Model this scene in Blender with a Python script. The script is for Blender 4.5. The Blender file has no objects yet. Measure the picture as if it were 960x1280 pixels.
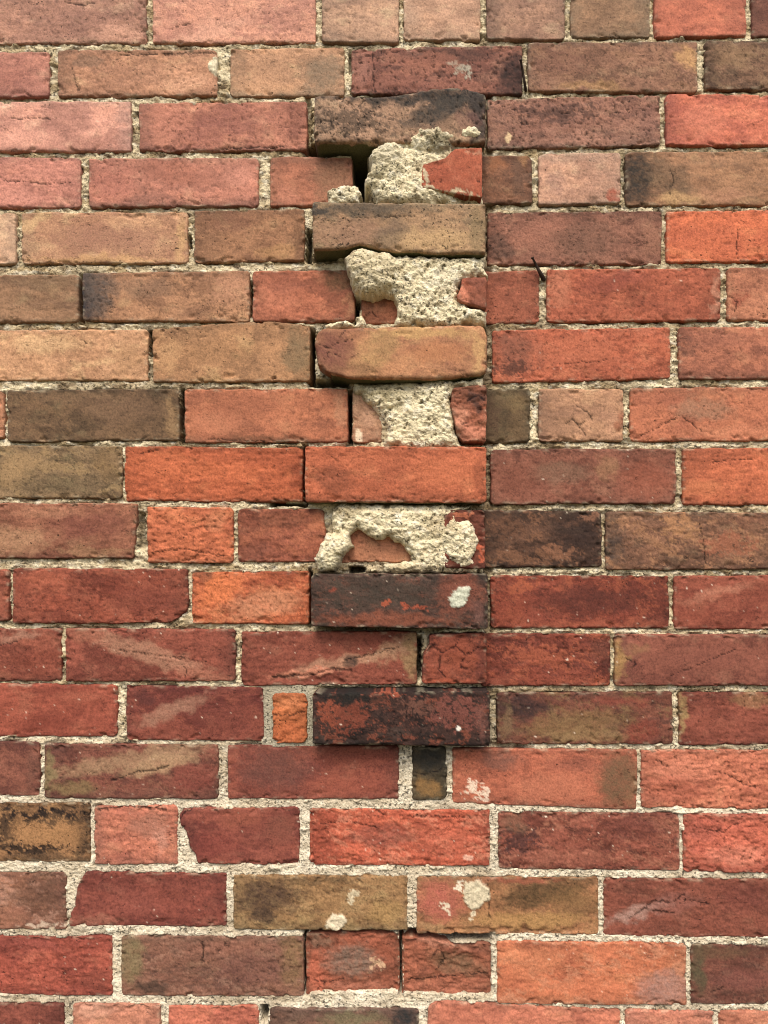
import bpy, math, random
import numpy as np
from mathutils import Matrix, Vector

# ------------------------------------------------------------------ camera, sky, sun, exposure
sc = bpy.context.scene
F = 925.0                                   # focal length in photo pixels (960 x 1280), phone wide lens
PITCH, YAW = math.radians(5.0), math.radians(1.0)
ZC = 1.05                                   # height of the picture centre above the ground
fwd = np.array([-math.sin(YAW) * math.cos(PITCH), math.cos(YAW) * math.cos(PITCH), math.sin(PITCH)])
rgt = np.array([math.cos(YAW), math.sin(YAW), 0.0])
upv = np.cross(rgt, fwd)
CAM = np.array([0, 0, ZC]) - fwd * 0.925
cd = bpy.data.cameras.new('camera')
cd.sensor_fit = 'VERTICAL'; cd.sensor_height = 36.0; cd.lens = F / 1280 * 36.0
cd.clip_start = 0.02; cd.clip_end = 500
cam = bpy.data.objects.new('camera', cd); sc.collection.objects.link(cam)
M = Matrix.Identity(4)
for i in range(3):
    M[i][0] = rgt[i]; M[i][1] = upv[i]; M[i][2] = -fwd[i]; M[i][3] = CAM[i]
cam.matrix_world = M
sc.camera = cam

SUN_EL, SUN_AZ = math.radians(52), math.radians(-12)   # azimuth from straight in front of the wall, minus = left
world = bpy.data.worlds.new('World'); sc.world = world; world.use_nodes = True
wn = world.node_tree; wn.nodes.clear()
sky = wn.nodes.new('ShaderNodeTexSky'); sky.sky_type = 'NISHITA'; sky.sun_disc = False
sky.sun_elevation = SUN_EL; sky.sun_rotation = math.pi + SUN_AZ
sky.air_density = 1.0; sky.dust_density = 4.0; sky.ozone_density = 0.6
bg = wn.nodes.new('ShaderNodeBackground'); bg.inputs[1].default_value = 0.12
wo = wn.nodes.new('ShaderNodeOutputWorld')
wn.links.new(sky.outputs[0], bg.inputs[0]); wn.links.new(bg.outputs[0], wo.inputs[0])
sl = bpy.data.lights.new('sun', 'SUN'); sl.energy = 1.5; sl.angle = math.radians(26); sl.color = (1.0, 0.93, 0.82)
so = bpy.data.objects.new('sun', sl); sc.collection.objects.link(so)
sd_ = Vector((math.sin(SUN_AZ) * math.cos(SUN_EL), -math.cos(SUN_AZ) * math.cos(SUN_EL), math.sin(SUN_EL)))
so.rotation_euler = sd_.to_track_quat('Z', 'Y').to_euler(); so.location = (0, -3, 4)
sc.cycles.filter_width = 1.05
sc.view_settings.view_transform = 'Standard'; sc.view_settings.look = 'None'
sc.view_settings.exposure = 0.95; sc.view_settings.gamma = 1.0; sc.view_settings.use_curve_mapping = False

# ------------------------------------------------------------------ noise and small helpers
rng = np.random.RandomState(7)
PERM = rng.permutation(4096)
GA = rng.rand(4096) * 2 * np.pi
GX, GY = np.cos(GA), np.sin(GA)

def pn(x, y, s=0):
    xi = np.floor(x).astype(np.int64); yi = np.floor(y).astype(np.int64)
    fx, fy = x - xi, y - yi
    def g(i, j, dx, dy):
        h = PERM[(PERM[(i + s * 131) & 4095] + j) & 4095]
        return GX[h] * dx + GY[h] * dy
    u = fx * fx * fx * (fx * (fx * 6 - 15) + 10); v = fy * fy * fy * (fy * (fy * 6 - 15) + 10)
    a = g(xi, yi, fx, fy); b = g(xi + 1, yi, fx - 1, fy)
    c = g(xi, yi + 1, fx, fy - 1); d = g(xi + 1, yi + 1, fx - 1, fy - 1)
    return ((a + u * (b - a)) + v * ((c + u * (d - c)) - (a + u * (b - a)))) * 1.45

def fbm(x, y, sx, sy=None, o=4, s=0, gain=0.5):
    sy = sy or sx
    x = x / sx; y = y / sy
    t = 0; a = 1.0; n = 0
    for k in range(o):
        t = t + a * pn(x * 2 ** k + 17.3 * k, y * 2 ** k - 9.1 * k, s + k); n += a; a *= gain
    return t / n * 1.5

def sstep(a, b, x):
    t = np.clip((x - a) / (b - a), 0, 1)
    return t * t * (3 - 2 * t)

def lin(h):
    c = np.array([int(h[i:i + 2], 16) for i in (0, 2, 4)]) / 255.0
    return np.where(c <= 0.04045, c / 12.92, ((c + 0.055) / 1.055) ** 2.4)

ALB = 0.74                                   # display colour -> albedo under this light and exposure
def col(h):
    c = lin(h) * ALB
    c = c * .895 + .105 * float(c @ np.array([.3, .55, .15]))
    if c[0] > 1.5 * c[1]: c[2] = min(c[2], .78 * c[1] + .004)
    return c + np.array([0, .045, .010]) * c[0] * min(1, max(0, c[0] / (c[1] + .01) - 1.2))

def px2w(x, y, h):
    """photo pixel -> point on the plane that stands h mm proud of the wall face"""
    x = np.asarray(x, float); y = np.asarray(y, float); h = np.asarray(h, float)
    d = fwd[None] + ((x - 480) / F)[..., None] * rgt[None] - ((y - 640) / F)[..., None] * upv[None]
    t = (-h / 1000.0 - CAM[1]) / d[..., 1]
    return CAM[None] + d * t[..., None]

def mesh_obj(name, co, quads, colr, mat, parent=None, smooth=True):
    me = bpy.data.meshes.new(name)
    co = np.ascontiguousarray(co, np.float32); quads = np.ascontiguousarray(quads, np.int32)
    n, m = len(co), len(quads)
    me.vertices.add(n); me.vertices.foreach_set('co', co.ravel())
    me.loops.add(m * 4); me.loops.foreach_set('vertex_index', quads.ravel())
    me.polygons.add(m); me.polygons.foreach_set('loop_start', np.arange(0, m * 4, 4, dtype=np.int32))
    me.polygons.foreach_set('use_smooth', np.full(m, smooth))
    me.update(calc_edges=True)
    at = me.color_attributes.new('Col', 'FLOAT_COLOR', 'POINT')
    c4 = np.ones((n, 4), np.float32); c4[:, :3] = colr
    at.data.foreach_set('color', c4.ravel())
    me.materials.append(mat)
    o = bpy.data.objects.new(name, me); sc.collection.objects.link(o)
    if parent: o.parent = parent
    return o

# ------------------------------------------------------------------ materials
def nodes(name, rough):
    m = bpy.data.materials.new(name); m.use_nodes = True
    nt = m.node_tree; b = nt.nodes['Principled BSDF']
    b.inputs['Roughness'].default_value = rough
    b.inputs['Specular IOR Level'].default_value = 0.18
    return m, nt, b

def N(nt, t, **k):
    n = nt.nodes.new(t)
    for a, v in k.items(): setattr(n, a, v)
    return n

def ramp(nt, src, stops):
    r = N(nt, 'ShaderNodeValToRGB'); e = r.color_ramp.elements
    while len(e) < len(stops): e.new(0.5)
    for q, (p, v) in zip(e, stops): q.position = p; q.color = (v, v, v, 1)
    nt.links.new(src, r.inputs[0]); return r.outputs[0]

def mul(nt, a, b, fac=1.0):
    x = N(nt, 'ShaderNodeMix', data_type='RGBA', blend_type='MULTIPLY'); x.inputs[0].default_value = fac
    nt.links.new(a, x.inputs[6]); nt.links.new(b, x.inputs[7]); return x.outputs[2]

def grain_material(name, rough, g_scale, g_lo, g_hi, pit_scale, pit_thr, pit_dark, bump_d, sand):
    m, nt, b = nodes(name, rough)
    L = nt.links
    at = N(nt, 'ShaderNodeAttribute', attribute_name='Col')
    geo = N(nt, 'ShaderNodeNewGeometry')
    n1 = N(nt, 'ShaderNodeTexNoise'); n1.inputs['Scale'].default_value = g_scale; n1.inputs['Detail'].default_value = 3; n1.inputs['Roughness'].default_value = 0.65
    L.new(geo.outputs['Position'], n1.inputs['Vector'])
    c = mul(nt, at.outputs['Color'], ramp(nt, n1.outputs['Fac'], [(0.28, g_lo), (0.5, 1.0), (0.72, g_hi)]))
    n2 = N(nt, 'ShaderNodeTexNoise'); n2.inputs['Scale'].default_value = pit_scale; n2.inputs['Detail'].default_value = 1.5
    L.new(geo.outputs['Position'], n2.inputs['Vector'])
    ng = N(nt, 'ShaderNodeTexNoise'); ng.inputs['Scale'].default_value = 21; ng.inputs['Detail'].default_value = 3
    L.new(geo.outputs['Position'], ng.inputs['Vector'])
    pm0 = N(nt, 'ShaderNodeMath', operation='MULTIPLY_ADD'); L.new(ng.outputs['Fac'], pm0.inputs[0]); pm0.inputs[1].default_value = .42; pm0.inputs[2].default_value = -.21
    pa = N(nt, 'ShaderNodeMath', operation='ADD'); L.new(n2.outputs['Fac'], pa.inputs[0]); L.new(pm0.outputs[0], pa.inputs[1])
    if not sand:
        oj = N(nt, 'ShaderNodeObjectInfo'); pr = N(nt, 'ShaderNodeMath', operation='MULTIPLY_ADD'); L.new(oj.outputs['Random'], pr.inputs[0]); pr.inputs[1].default_value = -.10; pr.inputs[2].default_value = .10
        pb = N(nt, 'ShaderNodeMath', operation='ADD'); L.new(pa.outputs[0], pb.inputs[0]); L.new(pr.outputs[0], pb.inputs[1]); pa = pb
    pit = ramp(nt, pa.outputs[0], [(pit_thr - 0.05, pit_dark), (pit_thr, 1.0)])
    c = mul(nt, c, pit)
    if not sand:
        mp = N(nt, 'ShaderNodeMapping'); mp.inputs['Scale'].default_value = (60, 60, 210)
        L.new(geo.outputs['Position'], mp.inputs['Vector'])
        n3 = N(nt, 'ShaderNodeTexNoise'); n3.inputs['Scale'].default_value = 1; n3.inputs['Detail'].default_value = 3; n3.inputs['Distortion'].default_value = .8
        L.new(mp.outputs[0], n3.inputs['Vector'])
        line = ramp(nt, n3.outputs['Fac'], [(.478, 0), (.497, 1), (.503, 1), (.522, 0)])
        n4 = N(nt, 'ShaderNodeTexNoise'); n4.inputs['Scale'].default_value = 62; n4.inputs['Detail'].default_value = 2
        L.new(geo.outputs['Position'], n4.inputs['Vector'])
        gate = ramp(nt, n4.outputs['Fac'], [(.56, 0), (.66, 1)])
        lm = N(nt, 'ShaderNodeMath', operation='MULTIPLY'); L.new(line, lm.inputs[0]); L.new(gate, lm.inputs[1])
        li = N(nt, 'ShaderNodeMath', operation='MULTIPLY_ADD'); L.new(lm.outputs[0], li.inputs[0]); li.inputs[1].default_value = -.62; li.inputs[2].default_value = 1
        c = mul(nt, c, li.outputs[0])
        pm = N(nt, 'ShaderNodeMath', operation='MULTIPLY'); L.new(pit, pm.inputs[0]); L.new(li.outputs[0], pm.inputs[1]); pit = pm.outputs[0]
    L.new(c, b.inputs['Base Color'])
    if sand:
        v = N(nt, 'ShaderNodeTexVoronoi'); v.inputs['Scale'].default_value = sand
        L.new(geo.outputs['Position'], v.inputs['Vector'])
        hgt = N(nt, 'ShaderNodeMath', operation='SUBTRACT'); L.new(n1.outputs['Fac'], hgt.inputs[0]); L.new(v.outputs['Distance'], hgt.inputs[1])
        h0 = hgt.outputs[0]
    else:
        h0 = n1.outputs['Fac']
    hm = N(nt, 'ShaderNodeMath', operation='ADD'); L.new(h0, hm.inputs[0]); L.new(pit, hm.inputs[1])
    bp = N(nt, 'ShaderNodeBump'); bp.inputs['Distance'].default_value = bump_d
    oi = N(nt, 'ShaderNodeObjectInfo')
    bs = N(nt, 'ShaderNodeMath', operation='MULTIPLY_ADD'); L.new(oi.outputs['Random'], bs.inputs[0]); L.new(bs.outputs[0], bp.inputs['Strength'])
    bs.inputs[1].default_value = 0 if sand else .6; bs.inputs[2].default_value = .8 if sand else .12
    L.new(hm.outputs[0], bp.inputs['Height']); L.new(bp.outputs[0], b.inputs['Normal'])
    return m

MB = grain_material('fired_clay', 0.88, 460, 0.66, 1.28, 270, 0.295, 0.25, 0.0008, None)
MM = grain_material('lime_mortar', 0.95, 520, 0.74, 1.2, 300, 0.36, 0.3, 0.0012, 420)

# ------------------------------------------------------------------ brick builder (a Coons patch between four traced edges, aged by noise)
MORT = 'e4d5b0'
def resample(p, n):
    p = np.array(p, float)
    s = np.r_[0, np.cumsum(np.hypot(*np.diff(p, axis=0).T))]
    s /= s[-1]
    t = np.linspace(0, 1, n) if np.isscalar(n) else n
    return np.c_[np.interp(t, s, p[:, 0]), np.interp(t, s, p[:, 1])]

def axis(L, step):
    k = max(3, int(round((L - 11) / step)))
    a = [0, 0.5, 1.2, 2.1, 3.3, 4.8]
    if L < 16: a = [0, 0.8, 1.8, 3.0]
    e = a[-1]
    return np.r_[a, np.linspace(e, L - e, k + 1)[1:-1], L - np.array(a[::-1])] / L

def build_outline(b):
    """four boundary polylines; wobble is added to the inner points"""
    return b['top'], b['right'], b['bot'], b['left']

def seg_mask(px, py, pts, w):
    d = np.full(px.shape, 1e9)
    for (x0, y0), (x1, y1) in zip(pts[:-1], pts[1:]):
        dx, dy = x1 - x0, y1 - y0
        t = np.clip(((px - x0) * dx + (py - y0) * dy) / (dx * dx + dy * dy + 1e-9), 0, 1)
        d = np.minimum(d, np.hypot(px - x0 - t * dx, py - y0 - t * dy))
    return d / w

BRICKS = []
def make_brick(b, idx, parent):
    step = b.get('step', 1.55)
    T, Rt, Bt, Lf = build_outline(b)
    W = (np.hypot(T[-1][0] - T[0][0], T[-1][1] - T[0][1])); H = abs(Lf[-1][1] - Lf[0][1])
    u = axis(W, step); v = axis(H, step)
    sd = idx * 7 + 3
    def wob(p, t, nrm, L, k):
        s = resample(p, t)
        a = b.get('wob', 1.3)
        n = a * fbm(t * L, np.full_like(t, idx * 13.7 + k * 5), 26, o=4, s=sd % 97, gain=.6)
        env = np.minimum(1, np.minimum(t, 1 - t) * L / 6)
        s[:, nrm] += n * env
        return s
    ct, cb = wob(T, u, 1, W, 0), wob(Bt, u, 1, W, 1)
    cl, cr = wob(Lf, v, 0, H, 2), wob(Rt, v, 0, H, 3)
    U, V = np.meshgrid(u, v)
    def coons(k):
        a = (1 - V) * ct[:, k][None] + V * cb[:, k][None] + (1 - U) * cl[:, k][:, None] + U * cr[:, k][:, None]
        return a - ((1 - U) * (1 - V) * ct[0, k] + U * (1 - V) * ct[-1, k] + (1 - U) * V * cb[0, k] + U * V * cb[-1, k])
    X, Y = coons(0), coons(1)
    # rounded corners
    rr = random.Random(idx)
    for cu, cv in ((0, 0), (1, 0), (0, 1), (1, 1)):
        r = b.get('cr', 4.0) * rr.uniform(.6, 1.6)
        du = np.abs(U - cu) * W; dv = np.abs(V - cv) * H
        a_ = np.clip(1 - du / r, 0, 1); b_ = np.clip(1 - dv / r, 0, 1)
        na = a_ * np.sqrt(1 - b_ ** 2 / 2); nb = b_ * np.sqrt(1 - a_ ** 2 / 2)
        X += (a_ - na) * r * (1 if cu == 0 else -1); Y += (b_ - nb) * r * (1 if cv == 0 else -1)
    ox, oy = idx * 311.7 % 2900, idx * 173.3 % 2700
    A, B = X + ox, Y + oy
    # ------------- relief
    e = np.minimum(np.minimum(U, 1 - U) * W, np.minimum(V, 1 - V) * H)
    er = b.get('er', 2.4) + 1.5 * fbm(A, B, 30, o=3, s=3)
    er = np.clip(er, 1.0, 8)
    ee = np.clip(e / er, 0, 1)
    z = -er * (1 - np.sqrt(np.clip(1 - (1 - ee) ** 2, 0, 1)))
    chip = sstep(.28, .62, fbm(A, B, 16, 12, o=3, s=11)) * sstep(13, 0, e)
    z -= chip * b.get('chip', 3.4)
    rough = b.get('rough', rr.choice([.12, .2, .3, .42]))
    big = fbm(A, B, 70, 50, o=2, s=21)
    fine = fbm(A, B, 9, 6, o=4, s=23, gain=.6)
    crease = np.abs(fbm(A + 14 * fbm(A, B, 40, o=2, s=5), B, 38, 7, o=3, s=25))
    lump = fbm(A, B, 22, 14, o=4, s=27, gain=.58)
    z += .8 * big + rough * (1.1 * fine + 1.6 * lump - 1.2 * sstep(.06, 0, crease))
    pn_ = fbm(A, B, 5.5, 4.5, o=2, s=31)
    pit = sstep(.5, .7, pn_ + .3 * fbm(A, B, 45, o=2, s=32)) * b.get('pit', rr.uniform(.1, .75))
    z -= 1.1 * pit
    # ------------- colour
    base = col(b['c']); alt = col(b['c2']) if 'c2' in b else base * np.array([.66, .67, .66])
    hi = np.minimum(base * np.array([1.20, 1.16, 1.08]) + .008, .75)
    C = np.broadcast_to(base, X.shape + (3,)).copy()
    def mix(mask, c):
        nonlocal C
        C = C + mask[..., None] * (np.asarray(c) - C)
    cv = b.get('var', 1.0)
    mix(sstep(.0, .75, fbm(A, B, 75, 42, o=4, s=41)) * .75 * cv, alt)
    mix(sstep(.05, .7, fbm(A, B, 48, 20, o=4, s=43)) * .5 * cv, hi)
    w0 = 16 * fbm(A, B, 22, o=4, s=49, gain=.65)
    mix(sstep(.10, .20, fbm(A + w0, B + w0, 95, 60, o=3, s=50)) * (.25 + .45 * rr.random()) * cv, alt * np.array([.92, .9, .9]))
    mix(sstep(.22, .30, fbm(A - w0, B + w0, 60, 34, o=4, s=55, gain=.6)) * (.15 + .4 * rr.random()) * cv, hi)
    mix(sstep(.15, .6, fbm(A, B, 15, 9, o=4, s=44, gain=.6)) * .45 * cv, alt * .92)
    mix(sstep(.2, .6, fbm(A, B, 11, 7, o=4, s=46, gain=.65)) * .33, hi)
    peach = np.minimum(hi * np.array([1.02, 1.28, 1.25]), .75)
    mix(sstep(.1, .75, fbm(A, B, 40, 24, o=5, s=47, gain=.6)) * .5 * cv, peach)
    mix(sstep(.25, .7, fbm(A, B, 8, 5.5, o=3, s=48, gain=.7)) * .5 * cv, base * np.array([.5, .5, .55]))
    C *= (1 + .17 * fbm(A, B, 24, 4, o=3, s=45))[..., None]
    C *= (1 + .16 * fine)[..., None]
    wx = X + 9 * fbm(A, B, 18, o=3, s=51); wy = Y + 7 * fbm(A, B, 18, o=3, s=52)
    rag = fbm(A, B, 9, 6, o=4, s=53, gain=.7)
    rag2 = fbm(A, B, 9, 7, o=5, s=54, gain=.8)
    kc = alt * np.array([.80, .86, .88]) if rr.random() < .6 else base * np.array([.62, .74, .80])
    for side, pr_, wd in ((U * W, .45, 34), ((1 - U) * W, .45, 34), (V * H, .5, 15), ((1 - V) * H, .4, 13)):
        if rr.random() < pr_:
            q_ = sstep(1, 0, side / (wd * rr.uniform(.5, 1.5)) + .35 * rag + .45 * fbm(A, B, 40, 26, o=3, s=58))
            mix(q_ * rr.uniform(.35, .8) * cv, kc)
    mt = fbm(A + w0, B + .6 * w0, 34, 22, o=6, s=56, gain=.78)
    mt2 = fbm(A - .7 * w0, B, 26, 15, o=6, s=57, gain=.8)
    mix(sstep(.16, .38, mt) * rr.uniform(.15, .5), alt * .85)
    mix(sstep(.24, .46, mt2) * rr.uniform(.1, .38), hi)
    if 'mot' in b:
        for j, (hx, st) in enumerate(b['mot']): mix(sstep(.10, .26, mt if j % 2 else mt2) * st, col(hx))
    for p in b.get('p', ()):
        px, py, rx, ry, an, h, st = p[:7]; kd = p[7] if len(p) > 7 else 's'
        ca, sa = math.cos(math.radians(an)), math.sin(math.radians(an))
        dx, dy = wx - px, wy - py
        if kd in 'ho': dx, dy = (X + wx) / 2 - px, (Y + wy) / 2 - py
        d = np.hypot((dx * ca + dy * sa) / rx, (-dx * sa + dy * ca) / ry)
        if kd == 's': m = sstep(1.35, .55, d + .26 * rag + .3 * rag2) * (.72 + .28 * sstep(-.3, .3, rag2))
        elif kd == 'm': m = sstep(1.4, .3, d) ; m = sstep(.40, .58, m * .68 + .8 * rag2) * sstep(1.5, 1.1, d)
        else: m = sstep(1.08, .92, d + .25 * rag)
        mix(m * min(1, st * 1.35), col(h))
        if kd == 'o': z += m * (1.6 + 1.2 * fine)
    C *= (1 - .55 * pit)[..., None]
    # dark and pale specks, worn edges, mortar dust on the rim
    C *= (1 - .5 * b.get('spk', rr.uniform(.1, .55)) * sstep(.5, .72, fbm(A, B, 4.2, 3.2, o=2, s=61)))[..., None]
    if b.get('pale', 0): mix(sstep(1.02, 1.2, fbm(A, B, 4.4, 4.0, o=1, s=63)) * sstep(-.1, .4, fbm(A, B, 40, o=2, s=64)) * min(1, b['pale'] * 1.6), col('f4dcc0'))
    mix(sstep(.1, .6, fbm(A, B, 16, 6, o=4, s=65)) * sstep(5.5, .5, e) * b.get('dust', .3), col(MORT) * .85)
    C *= (1 - .25 * sstep(.0, .6, fbm(A, B, 40, 10, o=3, s=67)) * sstep(9, 1, e))[..., None]
    for ck in b.get('k', ()):
        w = ck[0] * .78; pts = [(ck[i], ck[i + 1]) for i in range(1, len(ck), 2)]
        d = seg_mask(X + 2.6 * fbm(A, B, 8, o=4, s=71, gain=.65), Y + 2.6 * fbm(A, B, 8, o=4, s=72, gain=.65), pts, w)
        m = sstep(1.15, .35, d)
        C *= (1 - .8 * m)[..., None]; z -= 1.0 * m
    for gx in b.get('dent', ()):
        d = np.hypot((wx - gx[0]) / gx[2], (wy - gx[1]) / gx[3]); z -= gx[4] * sstep(1.1, .6, d)
    C = np.clip(C, .008, .8)
    pr = b.get('h', 0) + (rr.uniform(-1.2, 1.2) if 'h' not in b else 0)
    tilt = (U - .5) * rr.uniform(-1.2, 1.2) + (V - .5) * rr.uniform(-.8, .8)
    if 'tilt' in b: tilt = tilt + (U - .5) * b['tilt'][0] + (V - .5) * b['tilt'][1]
    P = px2w(X.ravel(), Y.ravel(), np.full(X.size, float(pr)))
    P[:, 1] -= (z + tilt).ravel() / 1000.0
    nv, nu = X.shape
    ids = np.arange(nu * nv).reshape(nv, nu)
    q = np.stack([ids[:-1, :-1], ids[1:, :-1], ids[1:, 1:], ids[:-1, 1:]], -1).reshape(-1, 4)
    ring = np.r_[ids[0, :-1], ids[:-1, -1], ids[-1, :0:-1], ids[:0:-1, 0]]
    verts = [P]; cols = [C.reshape(-1, 3)]; quads = [q]; prev = ring; off = len(P)
    rp = P[ring]; rc = cols[0][ring]
    back = b.get('back', 95.0) / 1000
    for k, dz in enumerate((.0025, .008, .022, .05, back)):
        s = rp.copy(); s[:, 1] = np.maximum(rp[:, 1], -pr / 1000.0) + dz
        jit = .0006 * fbm(np.arange(len(ring)) * 1.0, np.full(len(ring), k * 9.1), 7, o=2, s=idx % 50)
        s[:, 0] += jit; s[:, 2] += jit
        cur = np.arange(off, off + len(ring)); off += len(ring)
        sc_ = rc * .95
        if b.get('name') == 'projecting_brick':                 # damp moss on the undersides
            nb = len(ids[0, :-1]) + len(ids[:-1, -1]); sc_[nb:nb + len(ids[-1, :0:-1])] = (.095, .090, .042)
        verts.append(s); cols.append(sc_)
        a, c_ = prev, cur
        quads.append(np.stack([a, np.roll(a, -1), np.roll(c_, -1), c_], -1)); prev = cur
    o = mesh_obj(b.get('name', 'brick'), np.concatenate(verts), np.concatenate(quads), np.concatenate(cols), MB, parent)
    if b.get('label'): o['label'] = b['label']
    # outline kept for the mortar
    b['poly'] = np.concatenate([np.c_[X[0], Y[0]][:-1], np.c_[X[:, -1], Y[:, -1]][:-1], np.c_[X[-1], Y[-1]][:0:-1], np.c_[X[:, 0], Y[:, 0]][:0:-1]])[::2]
    b['pr'] = pr
    return o

def Q(x0, x1, t0, t1, b0, b1, c, **k):
    """brick from its left and right x and its top and bottom y at both ends"""
    x0 -= .6; x1 += .6; t0 -= .6; t1 -= .6; b0 += .6; b1 += .6
    sl = k.pop('sl', 0); sr = k.pop('sr', 0)          # slant of the left / right end: shift of the bottom corner
    d = dict(top=[(x0, t0), (x1, t1)], bot=[(x0 + sl, b0), (x1 + sr, b1)],
             left=[(x0, t0), (x0 + sl, b0)], right=[(x1, t1), (x1 + sr, b1)], c=c)
    d.update(k)
    for s in ('top', 'bot', 'left', 'right'):
        if k.get(s): d[s] = k[s]
    BRICKS.append(d); return d

# ------------------------------------------------------------------ the bricks, course by course (photo pixels, about a millimetre each)
ROUGH = dict(rough=.95, pit=1, chip=4)
# course 0
Q(-30,182,-12,-12,54,53,'bf8670',c2='95685a',p=[(75,30,60,22,-10,'9a6a5c',.5),(150,38,30,10,0,'d69a80',.5)],k=[(1.4,80,2,100,6,118,3)])
Q(191,394,-12,-13,53,52,'d9917a',c2='b8786a',p=[(260,40,60,12,-20,'e6a48a',.6)],k=[(1,215,35,240,28)])
Q(403,498,-13,-14,52,52,'c7987a',c2='9f7a64')
Q(505,600,-14,-15,49,49,'cc9a7c',c2='a37a62')
Q(609,706,-15,-16,49,48,'ad8068',c2='8a6454')
Q(714,812,-16,-17,47,46,'a37a5c',c2='7e5f48')
Q(819,933,-17,-18,45,44,'cb6a52',c2='a85848')
Q(941,1160,-18,-22,46,44,'8e5546',c2='6e4036')
# course 1
Q(-155,61,65,65,122,121,'c17a6a',c2='a05f58')
Q(72,271,62,62,120,119,'cd8f6e',c2='a06c54',p=[(110,76,17,8,0,'8f6a54',.55,'h'),(170,95,50,18,0,'a9745c',.4),(269,83,8,10,10,MORT,1,'o'),(230,105,30,10,-10,'dda07e',.5)],k=[(1.2,90,84,97,113),(1,150,68,268,66)])
Q(288,430,61,60,120,119,'c48f6c',c2='9c7358',p=[(405,92,28,22,0,'8f7860',.65),(330,110,40,10,0,'d49a72',.6)])
Q(440,653,61,56,117,117,'94594c',mot=[('5a3a33',.7),('ac6a56',.5)],c2='6c4038',pit=1.2,spk=1,p=[(450,90,12,26,0,'a2685a',.6),(575,84,14,13,40,'a89c86',.9,'m'),(585,92,8,8,0,'b0a48e',.9,'m'),(640,95,18,28,0,'3c2c28',.8),(560,68,60,9,0,'5a3c34',.7),(540,75,40,10,0,'a2604e',.5)],k=[(1.2,466,65,468,116)],dust=.3)
Q(661,872,53,52,113,115,'9a6a54',mot=[('6a4a3a',.55),('b48060',.4)],c2='75503f',spk=1,p=[(860,72,18,12,40,'d09a64',.7),(740,108,40,6,0,'b98a5a',.5),(700,75,30,15,0,'86584a',.4)])
Q(882,1095,52,50,111,111,'86604a',mot=[('4c3a2e',.6),('a88260',.45)],c2='5c4434',spk=1,p=[(915,70,30,14,0,'a07a58',.5),(890,90,9,25,0,'4a382c',.5)])
# course 2
Q(-62,163,127,127,188,188,'e09884',c2='b8776a',p=[(85,148,34,22,-20,'a66c60',.5),(30,175,50,10,0,'e69c88',.6)],k=[(.9,10,148,70,147)])
Q(174,383,128,127,188,187,'c67a64',c2='9a5c50',p=[(275,155,50,24,-30,'94544c',.55),(215,150,25,22,0,'cc7c68',.5),(370,150,12,28,0,'8a5044',.55)],k=[(1.6,280,186,355,183)])
Q(393,607,119,117,176,178,'b0866a',mot=[('5a4a3e',.6),('c89a78',.4)],c2='8a6a52',h=24,name='projecting_brick',label='sooty tan projecting brick at the top, mortar clinging under it',er=4.5,chip=5,spk=1,pit=1.2,
  top=[(393,120),(420,119),(465,122),(500,119),(540,111),(575,109),(607,117)],
  p=[(575,120,50,20,5,'2c2a28',1),(500,124,60,9,0,'3c3732',.8),(598,140,10,40,0,'3a3430',.8),(550,138,52,13,-22,'48413a',.8),(450,120,60,6,0,'4a4038',.7),(596,140,9,40,0,'463d38',.6),(440,150,55,22,0,'5c4a3c',.6,'m'),(585,150,18,12,0,'7a5048',.5)],
  k=[(1.3,396,160,402,150,414,152,417,160)])
Q(610,825,124,118,186,181,'a06a58',mot=[('5e4238',.6),('b8806a',.45)],c2='7c5046',spk=1,pit=1.2,p=[(690,140,70,16,0,'5c4038',.55,'m'),(634,172,5,6,0,'e0bd8e',1,'h'),(720,176,60,6,0,'b57a66',.5),(810,150,12,22,0,'8a5c50',.5)])
Q(833,1050,118,118,181,180,'d26a52',c2='b0564a',p=[(880,150,30,20,0,'d97860',.5)])
# course 3
Q(-115,100,197,197,259,259,'cf8070',c2='a8665c',k=[(1.2,5,225,55,229,88,228)],p=[(20,245,30,10,0,'dc8c7c',.5)])
Q(111,322,198,197,258,257,'cb7c68',c2='a06456',p=[(140,228,30,26,0,'b06458',.45),(215,215,40,16,10,'a8604f',.45),(300,222,16,14,0,'d98a76',.5)])
Q(338,440,196,197,257,256,'b46a52',c2='86503f',p=[(418,225,28,26,0,'97684e',.7),(360,245,16,10,0,'c87862',.5)],back=40)
Q(600,665,194,194,254,253,'8f5c44',c2='6c4636',p=[(648,222,14,24,0,'6e5040',.6),(620,205,10,10,0,'a5623f',.5),(655,200,8,6,0,'a8744c',.6)])
Q(674,776,192,191,255,253,'d29a7e',c2='ae7c66',p=[(695,228,16,12,30,'a5796a',.5),(768,245,8,9,0,'a8503e',.8)])
Q(783,1000,190,189,257,255,'a87656',mot=[('6a5040',.4),('c08a64',.4)],c2='84583f',p=[(797,222,22,36,0,'38322c',.95),(838,225,34,22,40,'6e5742',.6),(850,248,30,8,0,'c79a66',.6),(900,245,40,7,0,'bd8062',.5)],k=[(1,838,212,842,225,836,245)])
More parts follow.
